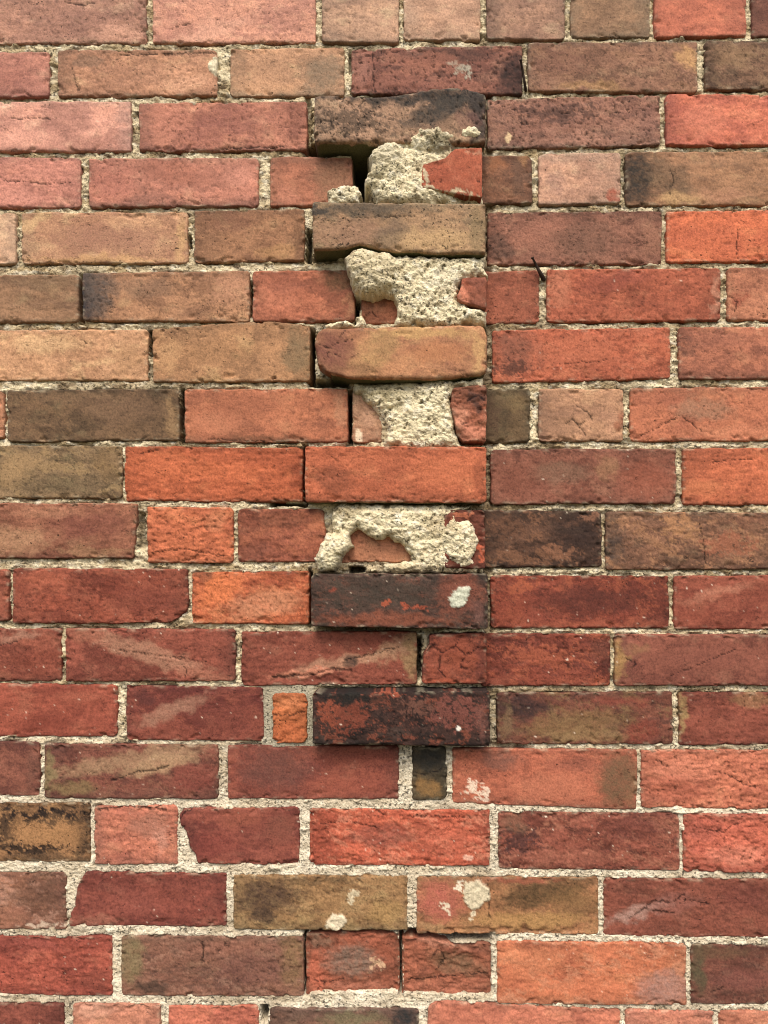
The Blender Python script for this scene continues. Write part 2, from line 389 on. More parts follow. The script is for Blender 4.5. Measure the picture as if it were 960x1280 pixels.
# course 4
Q(-195,19,267,267,330,329,'d8a684',c2='b07e62')
Q(27,234,266,265,329,328,'c6916c',c2='a46c56',p=[(135,300,72,20,0,'a8725c',.6),(45,275,30,7,-30,'dcb07c',.6),(225,300,9,28,0,'d0a06c',.6),(130,325,90,4,0,'d09c68',.6)])
Q(243,380,263,262,327,325,'ab7554',c2='885a42',p=[(290,280,30,14,0,'8f5c48',.4),(345,315,25,8,0,'bc8858',.5),(372,295,8,26,0,'7a543c',.5)])
Q(391,607,252,254,312,316,'ae8662',mot=[('6a5a48',.5),('c49a70',.35)],c2='8a6a50',h=24,name='projecting_brick',label='grey-tan projecting brick above the large hanging mortar lump',er=4,spk=.8,
  p=[(450,262,65,10,0,'5e5142',.75),(440,292,60,20,0,'9a7058',.55),(540,300,60,14,0,'c49c6c',.7),(490,290,24,16,-40,'6c5a4a',.5),(596,285,9,30,0,'8a7250',.6),(400,262,14,10,0,'4c443c',.7,'m')],k=[(1,445,272,520,270)],
  bot=[(391,314),(430,312),(450,306),(490,314),(540,317),(607,317)])
Q(610,827,265,264,330,330,'985f4e',mot=[('6a4438',.5),('b87660',.4)],c2='744438',p=[(680,290,40,14,-20,'b06c58',.5),(730,300,40,24,0,'7a5444',.55),(625,310,16,18,0,'5c443a',.6),(815,300,16,24,0,'ac7058',.4)])
Q(834,1050,264,262,327,326,'d46440',c2='b4523a',p=[(890,300,60,18,0,'c45c40',.4)],k=[(1,922,282,922,322)])
# course 5
Q(-118,97,344,343,403,402,'997052',c2='735440',p=[(60,352,50,8,0,'7d6248',.5),(40,390,40,8,0,'b0805e',.5)])
Q(103,311,341,338,400,402,'b27c5a',c2='8a5e46',p=[(107,370,12,36,0,'303036',.95),(122,365,22,34,0,'5c5048',.7),(180,360,40,14,0,'8e6a52',.5),(290,360,25,20,0,'c48668',.5)])
Q(316,443,339,337,402,401,'b8644a',c2='8c4c3a',p=[(345,370,25,16,0,'cc7458',.5),(425,350,20,14,20,'6a4a32',.7),(360,355,26,14,0,'8e4c3c',.5),(437,385,7,16,0,'b87c58',.5)],back=45)
Q(600,674,339,338,404,403,'a3543f',c2='7e4030',p=[(620,350,12,14,0,'7a4032',.5)])
Q(684,901,337,335,402,400,'b2563e',c2='8a4030',p=[(700,360,14,26,0,'c87458',.5),(770,350,50,12,-10,'96463a',.5),(895,370,7,26,0,'c6866c',.5)],pale=.35)
Q(910,1120,335,333,400,399,'c17558',c2='9c5844',p=[(922,376,10,10,40,'a04a38',.6)],k=[(1.6,915,372,922,378,918,390)])
# course 6
Q(-32,184,413,412,475,475,'cc946c',c2='ac7856',p=[(60,430,50,12,0,'dcae7c',.6),(160,450,20,22,0,'a87c54',.4)],k=[(1,100,424,108,430)])
Q(191,387,412,408,477,476,'b8825a',c2='8e6446',p=[(370,440,16,30,0,'8a7050',.65),(210,445,14,24,0,'cc9868',.5),(280,440,50,14,0,'a4744e',.4)],
  top=[(191,412),(330,410),(360,416),(387,422)],chip=5)
Q(394,609,407,405,471,467,'ba7c56',c2='985c46',h=24,name='projecting_brick',label='tan projecting brick with a rounded crazed mauve end',cr=11,er=5.5,
  left=[(396,410),(393,430),(397,455),(410,467)],bot=[(410,467),(440,472),(540,472),(609,464)],
  p=[(415,440,28,24,0,'834c3f',.75),(470,440,36,20,-50,'b08a56',.5),(530,415,60,6,0,'c99c60',.6),(600,440,8,26,0,'d0a066',.6),(440,460,40,7,0,'8a5c40',.5),(550,440,40,12,0,'c0764e',.5)],
  k=[(1.1,398,430,410,436,420,430,440,424),(1.1,405,450,412,440,425,445),(1,430,412,425,422)])
Q(616,838,413,409,478,473,'b8583e',mot=[('803c30',.45),('cf7054',.4)],c2='8a4030',pale=.25,p=[(645,440,30,24,0,'8a5040',.65),(640,460,30,14,0,'4c3028',.55,'m'),(720,440,50,20,0,'cc6a4c',.4)],spk=1,k=[(.9,700,455,760,450)])
Q(849,1060,409,407,474,472,'ba6a50',c2='8e5040',p=[(860,435,14,20,0,'6a443a',.4,'m'),(900,425,40,12,0,'a05c4a',.4)])
# course 7
Q(-210,4,490,490,548,547,'c8805e')
Q(9,223,488,486,552,550,'77593f',mot=[('4c3c2c',.5),('94704e',.45)],c2='54422f',p=[(216,520,8,28,0,'9a7650',.6),(150,510,50,20,0,'7c5c44',.5),(100,495,60,6,0,'8a6a4c',.5)],spk=.9)
Q(231,434,487,486,553,552,'b8684a',c2='8f503c',p=[(300,510,50,18,-15,'a05840',.5),(270,530,40,14,0,'cc7858',.5),(425,510,8,22,0,'c08462',.5),(345,548,60,4,0,'6a4430',.5)],k=[(1.2,260,549,330,551)])
Q(600,662,487,486,553,552,'6b5338',c2='4e3e2c',p=[(615,520,9,28,0,'5a3f30',.5),(645,505,12,14,0,'7e6440',.5)])
Q(674,779,486,486,551,551,'bd8866',c2='946650',p=[(700,530,26,14,0,'9a6e54',.5),(765,525,10,22,0,'c98e6e',.4),(774,530,6,14,0,'a0563c',.6)],k=[(1.2,719,506,733,514,741,524),(1.5,708,528,716,524,728,538,733,545),(1,722,530,733,527)])
Q(788,1010,485,483,551,550,'c06a4c',c2='9c5440',p=[(880,512,36,14,0,'a07258',.6),(910,540,60,8,0,'d07a5a',.5),(820,500,30,12,0,'aa5c46',.4)],k=[(.9,800,545,850,520,880,540)])
# course 8
Q(-65,152,557,558,622,623,'8e7150',mot=[('54462f',.55),('b08c5c',.5)],c2='665039',spk=1,p=[(20,585,30,16,-30,'a98458',.6),(80,605,60,12,0,'6e5a40',.5),(135,580,14,22,0,'84643f',.4)])
Q(156,378,558,560,626,627,'bc5634',c2='96442a',p=[(270,590,70,10,0,'d0643c',.5),(340,570,36,10,0,'a84c30',.5),(200,580,30,16,0,'d2663e',.4),(371,595,7,26,0,'8a3c28',.5)],rough=.6,k=[(1,176,566,200,562)])
Q(382,608,558,559,627,628,'bb5a3b',c2='954830',h=20,name='projecting_brick',label='bright orange-red projecting brick, clean faced',
  p=[(420,600,26,16,20,'8f4832',.6),(560,590,60,20,0,'cf6a44',.4),(599,595,7,26,0,'94462e',.5),(460,575,40,12,0,'d26a46',.4),(490,590,20,20,0,'a85036',.4)],rough=.45)
Q(614,845,562,561,630,629,'8e5040',mot=[('5c342a',.5),('a86450',.45)],c2='6a382c',p=[(700,590,40,14,0,'8c6650',.5),(760,585,14,16,0,'a07250',.5),(810,600,36,22,0,'a0503c',.5),(650,600,30,20,0,'7e4234',.5)],pale=.4)
Q(854,1075,561,559,631,630,'c6603f',c2='a24c34',p=[(880,610,30,12,0,'d27048',.5)],k=[(.9,890,578,940,574)])
# course 9
Q(-50,171,629,630,697,698,'9b5c46',c2='764032',sr=-5,p=[(20,675,40,18,0,'b07e5c',.7),(60,640,50,7,0,'b4765a',.5),(120,690,50,6,0,'a47452',.6),(110,655,50,16,0,'84443a',.5)])
Q(184,291,634,635,703,703,'c96440',c2='a24c34',**ROUGH,p=[(270,650,14,14,0,'d07a54',.5)],k=[(1.2,190,690,230,686,280,694)])
Q(298,404,636,637,702,702,'9c503c',mot=[('642f25',.5),('bc6648',.5)],c2='703628',sr=6,p=[(350,650,30,10,0,'74402f',.5),(395,650,12,14,0,'cc7250',.7),(380,670,14,14,0,'b86448',.5,'m'),(320,690,20,10,0,'86483a',.5)],rough=.6,back=45)
Q(600,752,637,640,709,708,'604030',mot=[('33261f',.6),('8e5c42',.6)],c2='3c2c24',p=[(715,665,30,24,0,'3a2a24',.6),(640,660,30,20,0,'724a36',.5,'m'),(700,690,30,10,0,'8a5840',.6,'m'),(740,645,14,8,0,'8a5a44',.6,'m')],spk=.8,pale=.3)
Q(758,985,640,642,712,711,'875a44',mot=[('4e382c',.6),('b47a56',.6)],c2='5e4032',p=[(768,685,12,20,0,'453a34',.6),(850,655,20,14,0,'a8704e',.6,'m'),(910,680,40,20,0,'a05a42',.6,'m'),(930,650,30,8,0,'7a4a38',.5),(850,660,30,20,0,'b07850',.5,'m')],k=[(1.2,875,650,878,675,883,705)],rough=.6)
# course 10
Q(-200,10,712,712,776,775,'9a4c3a',c2='743428')
Q(16,234,711,711,779,778,'9c4634',mot=[('6e3026',.5),('b45a44',.4)],c2='702e24',right=[(234,711),(235,755),(232,764),(216,778)],bot=[(16,778),(120,779),(216,778)],p=[(60,725,30,12,0,'b0563f',.6),(180,750,40,18,0,'843c30',.5),(120,700,60,6,0,'a85a44',.4)],pale=.5)
Q(240,386,716,714,779,780,'c8603a',mot=[('8e3a26',.55),('e08050',.5)],c2='9a3c26',rough=.8,p=[(275,735,30,20,-40,'e0703c',.6),(345,725,40,10,-10,'8a3a28',.5),(330,755,50,18,-10,'c67a58',.7),(255,720,14,10,0,'7a4430',.6)],chip=5,spk=.8)
Q(389,609,718,718,783,786,'5c4036',mot=[('8c4634',.5),('3a322b',.6)],c2='403028',h=22,name='projecting_brick',label='dark sooty red projecting brick with a pale mortar spot',
  p=[(470,742,80,22,0,'463c32',.6),(480,775,90,7,0,'8c4632',.6),(576,742,26,26,0,'864536',.7),(574,746,15,12,-40,'cfd0b6',1,'o'),(482,751,10,6,0,'a84a32',.8,'m'),(525,759,9,5,0,'a84630',.7,'m'),(505,757,8,5,0,'a84630',.7,'m'),(598,765,8,16,0,'7c5048',.5),(417,738,5,4,0,'9a4030',.7)],pale=.4,spk=.9)
Q(614,836,720,720,785,785,'87382a',mot=[('4e2620',.6),('b05238',.5)],c2='5c2620',p=[(655,733,24,12,0,'a84e34',.7,'m'),(740,750,70,18,0,'5e2c26',.6),(740,780,90,5,0,'a04a36',.6),(635,770,20,10,0,'94402e',.5)],pale=.5)
Q(843,1060,720,720,786,786,'974838',c2='742f26',p=[(900,740,40,8,-15,'b46a54',.7),(865,770,30,10,0,'8a3c2e',.4)],pale=.5)
# course 11
Q(-140,76,786,786,850,851,'954838',c2='6e3028',p=[(25,795,28,8,-10,'a8705c',.8),(50,825,30,14,0,'803428',.4)],pale=.5,k=[(1,0,806,25,800)])
Q(82,293,786,787,852,851,'97483a',c2='6e3028',p=[(180,815,90,13,18,'b47c62',.6),(255,845,36,8,8,'a8604c',.6),(110,795,20,8,0,'a65844',.5)],k=[(1.2,228,832,234,838,232,848),(.8,150,812,260,828)],pale=.6)
Q(302,521,790,790,857,855,'8f4436',c2='682c24',p=[(420,830,66,9,-12,'b88064',.8),(490,812,30,12,-20,'b08060',.7),(515,822,9,32,0,'96744e',.85),(385,840,50,4,-5,'d07a60',.7),(440,828,12,7,0,'4e3a30',.8)],k=[(2,340,846,390,843,415,836,440,838),(1.2,430,826,500,808)],pale=.6,dent=[(400,850,60,6,1.5)])
Q(527,608,793,791,855,855,'8a3e2e',mot=[('4e2a24',.6),('a84c36',.5)],c2='5a2a24',h=12,name='broken_brick',label='dark red crazed half brick in the broken column',p=[(575,820,26,20,0,'97432f',.6),(600,830,8,24,0,'6a302a',.5),(560,852,30,4,0,'b04c34',.7)],
  k=[(1.5,540,806,552,816,548,835,556,846),(1.4,552,816,570,808,582,818,576,834),(1.2,582,818,600,810),(1.2,576,834,592,840),(1.2,570,808,574,796)],rough=.6,left=[(536,793),(537,806),(529,818),(527,855)],bot=[(527,855),(608,855)],top=[(536,793),(608,791)])
Q(602,763,792,793,857,857,'86382b',mot=[('4e2822',.55),('b4553a',.55)],c2='5a2620',p=[(680,820,60,16,0,'a04a34',.6,'m'),(690,850,50,6,0,'944030',.5),(750,812,12,14,0,'7a4034',.5)],rough=.5,pale=.6)
Q(769,990,793,794,857,857,'8f4c3e',c2='703830',p=[(774,825,9,28,0,'a87c48',.8),(800,812,14,7,0,'9a6a48',.5),(870,830,60,18,0,'84463a',.5)],k=[(1.3,783,824,795,828,790,835),(.9,838,845,920,812)],pale=.4)
# course 12
Q(-70,146,855,856,921,920,'a04838',c2='7a3028',p=[(60,905,40,14,0,'8a3a2e',.5),(100,870,30,10,0,'ae5844',.5)],pale=.5)
Q(158,329,857,860,925,926,'8a4034',c2='64282a',p=[(215,888,46,9,-22,'a8745e',.6),(180,872,14,10,0,'5c2c2a',.6),(280,900,40,16,0,'7a362e',.5)],pale=.6)
Q(341,383,867,867,929,928,'cf6a38',c2='b0542c',h=.8,name='broken_brick',label='small orange brick fragment set in grey mortar',rough=.9,wob=2.6,cr=7,k=[(1.6,342,893,360,894,382,890)],p=[(360,915,20,12,0,'c05a30',.5),(365,880,14,10,0,'d87a4a',.5)],dust=0)
Q(391,612,866,864,930,933,'432c25',mot=[('8a4230',.7),('241d1a',.7)],c2='2a211d',h=26,name='projecting_brick',label='lowest projecting brick, almost black with red mottling',er=3,
  p=[(415,895,22,22,0,'8e3f2c',.85,'m'),(440,895,30,26,0,'7a3628',.8,'m'),(480,868,30,5,0,'a04834',.8,'m'),(570,890,46,26,0,'7a4038',.75,'m'),(520,885,30,14,0,'6e4438',.7,'m'),(445,872,40,8,0,'262420',.7),(604,900,9,24,0,'7c4a42',.6),(573,912,3,3,0,'e8e0d0',1,'h')],
  k=[(1,506,868,508,900),(1,490,920,500,916,505,929)],pale=.5,spk=.8)
Q(622,841,867,865,930,930,'7c4234',mot=[('44302a',.55),('96744a',.4)],c2='4e2c26',p=[(655,885,34,14,0,'3c2a28',.75),(720,905,70,17,-6,'86643f',.65),(740,920,60,8,0,'94744a',.5),(800,918,26,14,-30,'86392e',.7),(780,875,40,6,0,'8c3a30',.5),(635,900,9,24,0,'7c6044',.6)],pale=.5)
Q(849,1065,866,866,931,930,'934638',c2='6c3028',p=[(853,895,5,28,0,'a08050',.7),(940,875,30,10,0,'9a6a48',.6),(900,905,40,14,0,'a04e3e',.4)],k=[(.9,931,870,931,884)],pale=.4)
# course 13
Q(-165,49,927,928,994,995,'8a4c3e',c2='673630',p=[(40,960,10,24,0,'70483c',.4)],pale=.5)
Q(55,272,930,932,998,999,'84463a',mot=[('50302a',.5),('a06850',.4)],c2='5c302a',p=[(165,948,100,10,-12,'a88260',.6),(200,955,50,10,-14,'c09a70',.5),(90,985,30,8,0,'8a7048',.6),(62,965,7,28,0,'8a7a50',.6),(240,975,30,18,-10,'8a3e36',.6)],k=[(1.6,140,976,165,967,210,958)],pale=.4)
Q(285,498,932,934,998,999,'97483a',c2='703230',p=[(345,962,46,24,0,'70423a',.6),(440,945,50,10,0,'8c4034',.5),(440,980,50,14,0,'a24c3c',.5)],pale=.5,rough=.25)
Q(515,557,934,935,1000,999,'55452f',c2='34302a',p=[(536,950,22,18,0,'34322c',.85),(536,985,18,13,0,'90683a',.85)],k=[(1,516,965,530,968,552,962)],name='broken_brick',label='narrow dark olive brick piece below the lowest projecting brick',wob=2.5)
Q(566,796,936,937,1004,1012,'ba5e46',c2='8e4636',p=[(772,975,27,34,0,'7a583e',.75),(625,950,26,14,0,'7e5044',.6),(590,985,12,14,0,'f0d0b4',.75,'m'),(603,992,7,12,0,'f0d0b4',.7,'m'),(690,985,50,20,0,'c06a50',.5),(720,955,40,10,0,'9a5444',.4),(790,985,6,26,0,'8a6444',.5)])
Q(802,1020,938,938,1009,1014,'c96a50',c2='a24c3c',**ROUGH,p=[(850,960,40,16,0,'d47a60',.5)],k=[(1.4,905,965,930,980,945,984),(1.2,820,950,835,958)])
# course 14
Q(-105,113,1004,1004,1077,1077,'9c6c46',mot=[('33271e',.6),('c08c58',.4)],c2='6c4a30',p=[(10,1035,20,30,0,'4c3828',.7,'m'),(105,1040,10,30,0,'453426',.8),(60,1040,46,24,0,'b07a4c',.7),(60,1020,60,12,0,'33261e',.75,'m'),(40,1062,50,10,0,'33261e',.7,'m'),(65,1025,40,8,0,'6c4e34',.6,'m'),(50,1072,60,5,0,'5c4430',.6)],spk=.8)
Q(118,221,1008,1007,1080,1081,'c46c56',c2='9c5044',p=[(185,1030,26,16,0,'a86a58',.6),(200,1050,12,16,0,'d08874',.6)],k=[(1.6,124,1012,160,1008,208,1012)],rough=.5,pale=.4)
Q(227,374,1010,1010,1081,1081,'93463a',c2='6a2c2c',wob=2.2,left=[(229,1010),(224,1019),(226,1032),(233,1040),(237,1060),(245,1068),(247,1080)],bot=[(247,1080),(374,1081)],p=[(300,1020,30,14,0,'a0503e',.5),(270,1055,30,18,0,'8c3a34',.5),(350,1035,20,20,0,'7c4236',.5)],pale=.4,k=[(1.4,226,1022,232,1014,240,1012)])
Q(387,612,1011,1013,1081,1082,'c2533c',mot=[('8a3c2e',.5),('de8468',.45)],c2='8e3a2c',rough=.9,p=[(480,1045,40,14,0,'86443a',.5),(585,1072,6,4,0,'e8a890',.9,'h'),(560,1050,40,20,0,'cc6048',.4)],pale=.5,k=[(1.2,400,1030,430,1026,470,1034),(1.2,500,1020,590,1022)],chip=4)
Q(623,849,1015,1017,1086,1088,'92483a',mot=[('522c26',.6),('ba7058',.5)],c2='663028',rough=.6,p=[(650,1050,30,24,0,'5c3430',.7,'m'),(790,1035,40,16,0,'6a342e',.5),(700,1070,60,10,0,'a65a48',.5),(640,1030,20,12,0,'7c5a44',.5)],pale=.8)
Q(855,1080,1018,1020,1090,1094,'c85c48',c2='a04438',**ROUGH,p=[(920,1070,40,12,0,'d87a64',.5),(880,1040,24,10,0,'a85044',.5)],k=[(1.2,870,1035,905,1040,920,1030)])
# course 15
Q(-135,82,1090,1091,1162,1162,'98604a',mot=[('5c4034',.5),('c08a74',.45)],c2='70453a',p=[(45,1120,30,16,0,'6a4636',.6),(55,1158,40,5,0,'d0b49a',.6,'m'),(15,1145,20,12,0,'ac6a54',.5)],rough=.6,pale=.4)
Q(105,283,1090,1092,1159,1158,'8c4036',c2='6c302c',wob=2.4,left=[(106,1090),(100,1103),(97,1112),(93,1133),(87,1145),(86,1159)],bot=[(86,1159),(283,1158)],top=[(106,1090),(283,1092)],p=[(170,1130,40,18,0,'9a4a40',.5),(120,1150,30,7,0,'a0604e',.5)],rough=.25,pale=.4)
Q(292,509,1094,1096,1162,1163,'a2774c',mot=[('6a4c32',.5),('c09a66',.4)],c2='785434',p=[(335,1120,40,24,0,'584030',.75),(325,1145,16,10,0,'3c2e28',.6),(400,1100,70,6,0,'6c5236',.5,'m'),(440,1122,12,9,20,'d4c09a',.8,'m'),(420,1153,14,9,-30,'e6d4b0',1,'o'),(480,1140,24,16,0,'b08850',.5)],spk=.9)
Q(521,748,1096,1097,1167,1168,'ac6e48',mot=[('6e4c30',.4),('c08a58',.35)],c2='785036',p=[(550,1125,30,26,0,'b85a4c',.85),(540,1160,20,6,0,'b88a5c',.6),(680,1118,60,16,-10,'584228',.75),(715,1130,30,20,0,'86603a',.6),(660,1150,70,10,0,'b4844c',.7),(595,1118,17,18,10,'d8c8a4',1,'o'),(575,1108,9,8,30,'ead8ba',.9,'m'),(592,1140,7,12,0,'e0cca8',.8,'m'),(556,1135,7,6,0,'e4d0b0',.8,'m'),(650,1100,50,5,0,'a04c3a',.6)],k=[(.9,610,1100,612,1160)],dent=[(640,1164,110,5,1.5)])
Q(755,978,1098,1099,1170,1172,'8c4638',c2='66342a',p=[(800,1140,40,8,-16,'b08478',.75),(840,1130,40,12,-10,'94564c',.5),(930,1120,40,20,0,'70322e',.4)],k=[(1.6,786,1148,805,1138,815,1126,840,1128,855,1118),(1.4,815,1138,845,1142),(1.1,860,1124,885,1130)],rough=.5)
# course 16
Q(-85,140,1170,1171,1243,1244,'ac4a3c',c2='7c322c',rough=.7,p=[(40,1180,50,8,0,'94423a',.5),(120,1225,20,14,0,'7e3a30',.5)],pale=.6)
Q(152,379,1170,1171,1245,1246,'8d5a48',mot=[('5e4238',.5),('a87862',.45)],c2='6a4038',p=[(165,1200,14,32,0,'84744e',.6),(190,1235,20,10,0,'4c3a30',.7),(365,1200,16,32,0,'8a6a44',.6),(290,1185,60,10,0,'a06250',.5),(320,1210,50,20,0,'744444',.4)],k=[(1.5,252,1178,255,1188,252,1204)],rough=.5)
Q(383,499,1166,1166,1243,1240,'a4523c',c2='74402f',h=-5,rough=1.0,chip=5,label='rough recessed brick with a pale square mark',p=[(440,1200,34,20,0,'7c6a5a',.6),(395,1215,12,24,0,'c05c44',.7),(470,1205,12,10,0,'d0a47e',.7,'m'),(440,1235,50,6,0,'b86a54',.5),(400,1178,14,8,0,'8a6a54',.5)],k=[(1.3,392,1225,410,1228,430,1222),(1.3,395,1238,405,1230)])
Q(503,615,1171,1178,1243,1246,'a3563f',c2='703c2e',h=-5,rough=1.25,chip=5,label='gouged recessed red brick near the bottom',p=[(570,1205,36,14,8,'76543c',.7),(560,1178,40,7,5,'c47a62',.6),(550,1235,50,8,0,'b0624c',.5)],k=[(1.6,540,1195,550,1185,556,1200,545,1212),(1.3,510,1225,560,1220,610,1216)],dent=[(575,1203,34,13,2.5)],top=[(503,1167),(540,1172),(570,1180),(615,1180)])
Q(622,858,1177,1180,1255,1256,'c96a48',mot=[('b05a3c',.4),('de9470',.4)],c2='a24e38',p=[(830,1235,34,22,0,'a8786a',.7),(670,1200,40,18,0,'d27a54',.5),(740,1235,60,10,0,'d4704c',.5),(680,1182,40,4,0,'8e4c36',.5)],pale=.4,rough=.5)
Q(864,1085,1181,1183,1255,1256,'7c4438',mot=[('4a322a',.5),('946050',.4)],c2='563028',p=[(873,1210,12,34,0,'5c5038',.75),(900,1190,40,8,0,'6a5038',.5),(930,1225,36,14,0,'8a4a42',.5)],k=[(1.2,890,1240,905,1234)])
# course 17
Q(-130,80,1253,1254,1326,1326,'95483c',c2='6e322c',pale=.4)
Q(91,200,1255,1256,1328,1328,'c87a62',c2='9c5c4c',p=[(115,1265,20,10,0,'d89a80',.5)],rough=.6)
Q(210,323,1257,1258,1330,1330,'cc6a54',c2='a24c40',rough=.6)
Q(337,523,1261,1262,1332,1333,'8a5c4c',c2='5c4438',p=[(440,1275,40,10,0,'7c7050',.7),(505,1275,20,12,0,'2e3030',.85)])
Q(535,776,1258,1263,1334,1336,'cc7058',c2='a65444',rough=.6,top=[(535,1263),(548,1256),(600,1258),(776,1263)])
Q(783,893,1263,1265,1336,1338,'cc7660',c2='a65a48')
Q(899,1015,1264,1265,1338,1340,'ce7a60',c2='a85c48')
NTRACED = len(BRICKS)

# bricks inside the broken column: what is left of the pulled-out courses
SH = dict(name='broken_brick', back=60)
Q(452,499,362,364,404,404,'b0664a',c2='8a4c38',h=-4,label='sliver of red brick in the hollow under a mortar lump',p=[(470,370,24,10,0,'6e4636',.5)],k=[(1.2,456,396,464,388,470,396)],**SH)
Q(441,480,490,490,553,553,'c4906e',c2='a87458',h=-3,label='pinkish tan broken brick beside the mortar filled pocket',right=[(462,490),(472,510),(477,530),(478,553)],top=[(441,492),(462,490)],bot=[(441,553),(478,553)],p=[(448,545,5,8,0,'e8d0ac',.9,'h'),(460,520,12,12,0,'ce9878',.5)],k=[(.9,445,520,462,516)],**SH)
Q(424,518,656,656,703,702,'b87052',c2='94543c',h=-2,label='salmon brick seen through the gap in the mortar',p=[(470,690,40,10,0,'a86a4c',.4)],rough=.2,**SH)
Q(527,603,205,184,235,247,'b4553c',c2='9c4834',h=24,label='clean broken red brick stub with a curved top',rough=.4,er=1.2,chip=1.5,cr=2.5,wob=.6,var=.4,dust=0,spk=.3,pit=.4,
  top=[(528,205),(545,201),(557,197),(563,190),(568,186),(580,185),(603,184)],right=[(603,184),(603,247)],bot=[(527,234),(545,237),(575,243),(603,247)],left=[(528,205),(527,234)],
  k=[(1.1,529,229,553,226),(1,588,226,602,225)],p=[(545,220,14,12,0,'a84a36',.4),(560,240,40,5,8,'d8c8a0',.6,'m'),(532,218,5,16,0,'d8c8a0',.6,'m'),(595,190,12,5,0,'c88a6c',.5,'m')],mot=[('8e4030',.4),('cc7054',.4)],**SH)
Q(572,608,346,346,385,386,'b45a42',c2='8a4434',h=22,label='torn red brick stub with a pink fractured corner',rough=1.0,
  left=[(577,346),(576,358),(570,373)],bot=[(570,373),(585,380),(608,388)],top=[(577,346),(608,345)],p=[(578,372,10,10,0,'e08064',.9),(600,352,14,9,0,'86483a',.6)],**SH)
Q(563,608,484,480,552,552,'b86248',c2='7e4634',h=19,label='spalled brick stub, pink and dark, in the broken column',rough=1.9,
  left=[(566,484),(563,505),(569,530),(577,552)],bot=[(577,552),(608,552)],top=[(566,484),(608,480)],p=[(595,497,14,10,0,'5a3a30',.75),(575,525,10,14,0,'d8886c',.7),(595,540,16,10,0,'d07a60',.6),(602,510,7,7,0,'463028',.7)],k=[(1.6,585,500,598,494,606,502),(1.4,575,530,590,526)],**SH)
Q(556,606,638,638,710,710,'7a3a2c',c2='52281f',h=14,label='dark red broken stub behind crusty mortar',rough=1.2,p=[(602,690,8,18,0,'c05438',.7,'m'),(575,645,20,4,0,'b86044',.7,'m')],**SH)
NSPEC = len(BRICKS)

# courses carried on beyond the picture, so that the wall does not end at the frame
R2 = random.Random(11)
PAL = ['b86a50', 'a2543f', '8f4a3a', 'c27a5c', 'b0825c', '96604a', 'c8684a', '7c5040']
def runx(x, end, y0, y1):
    while x < end:
        w = R2.choice([212, 216, 208, 100])
        Q(x, x + w, y0, y0, y1, y1, R2.choice(PAL), step=4, name='brick'); x += w + 10
def runxl(x, end, y0, y1):
    while x > end:
        w = R2.choice([212, 216, 208, 100])
        Q(x - w, x, y0, y0, y1, y1, R2.choice(PAL), step=4, name='brick'); x -= w + 10
rows = [(-12,52),(62,120),(127,187),(197,257),(266,328),(342,402),(412,475),(488,551),(558,627),(634,702),(714,779),(788,853),(858,924),(932,1000),(1009,1082),(1092,1162),(1172,1246),(1258,1332)]
XL, XR = -360, 1330
for a, c in rows:
    mine = [b for b in BRICKS[:NTRACED] if abs((b['top'][0][1] + b['bot'][0][1]) / 2 - (a + c) / 2) < 22]
    runxl(min(b['top'][0][0] for b in mine) - 10, XL, a, c)
    rt = max(mine, key=lambda b: b['top'][-1][0])
    runx(rt['top'][-1][0] + 10, XR, rt['top'][-1][1], rt['bot'][-1][1])
for k in range(1, 5): runx(-420 + 55 * (k % 2) * 2, XR, -12 - 69 * k, -12 - 69 * k + 60)
yb = 1343
for k in range(4): runx(-430 + 110 * (k % 2), XR, yb + 80 * k, yb + 80 * k + 69)

# ------------------------------------------------------------------ wall root and its bricks
wall = bpy.data.objects.new('brick_wall', None); sc.collection.objects.link(wall)
wall['label'] = 'weathered red and tan brick wall with a broken column of projecting bricks'
wall['category'] = 'wall'; wall['kind'] = 'thing'
for i, b in enumerate(BRICKS):
    make_brick(b, i + 1, wall)

# ------------------------------------------------------------------ mortar joints: a rough height field between the bricks
def poly_sd(px, py, poly):
    x0, y0 = poly[:, 0], poly[:, 1]; x1, y1 = np.roll(x0, -1), np.roll(y0, -1)
    d2 = np.full(px.shape, 1e12); ins = np.zeros(px.shape, bool)
    for a, b, c, d in zip(x0, y0, x1, y1):
        ex, ey = c - a, d - b
        t = np.clip(((px - a) * ex + (py - b) * ey) / (ex * ex + ey * ey + 1e-12), 0, 1)
        d2 = np.minimum(d2, (px - a - t * ex) ** 2 + (py - b - t * ey) ** 2)
        if b != d:
            ins ^= ((b > py) != (d > py)) & (px < ex * (py - b) / (ey) + a)
    return np.where(ins, -1, 1) * np.sqrt(d2)

def canvas_sd(gx, gy, bricks, pad):
    S = np.full((len(gy), len(gx)), 99.0)
    for b in bricks:
        p = b['poly']
        i0, i1 = np.searchsorted(gx, [p[:, 0].min() - pad, p[:, 0].max() + pad])
        j0, j1 = np.searchsorted(gy, [p[:, 1].min() - pad, p[:, 1].max() + pad])
        if i1 - i0 < 2 or j1 - j0 < 2: continue
        X, Y = np.meshgrid(gx[i0:i1], gy[j0:j1])
        S[j0:j1, i0:i1] = np.minimum(S[j0:j1, i0:i1], poly_sd(X, Y, p))
    return S

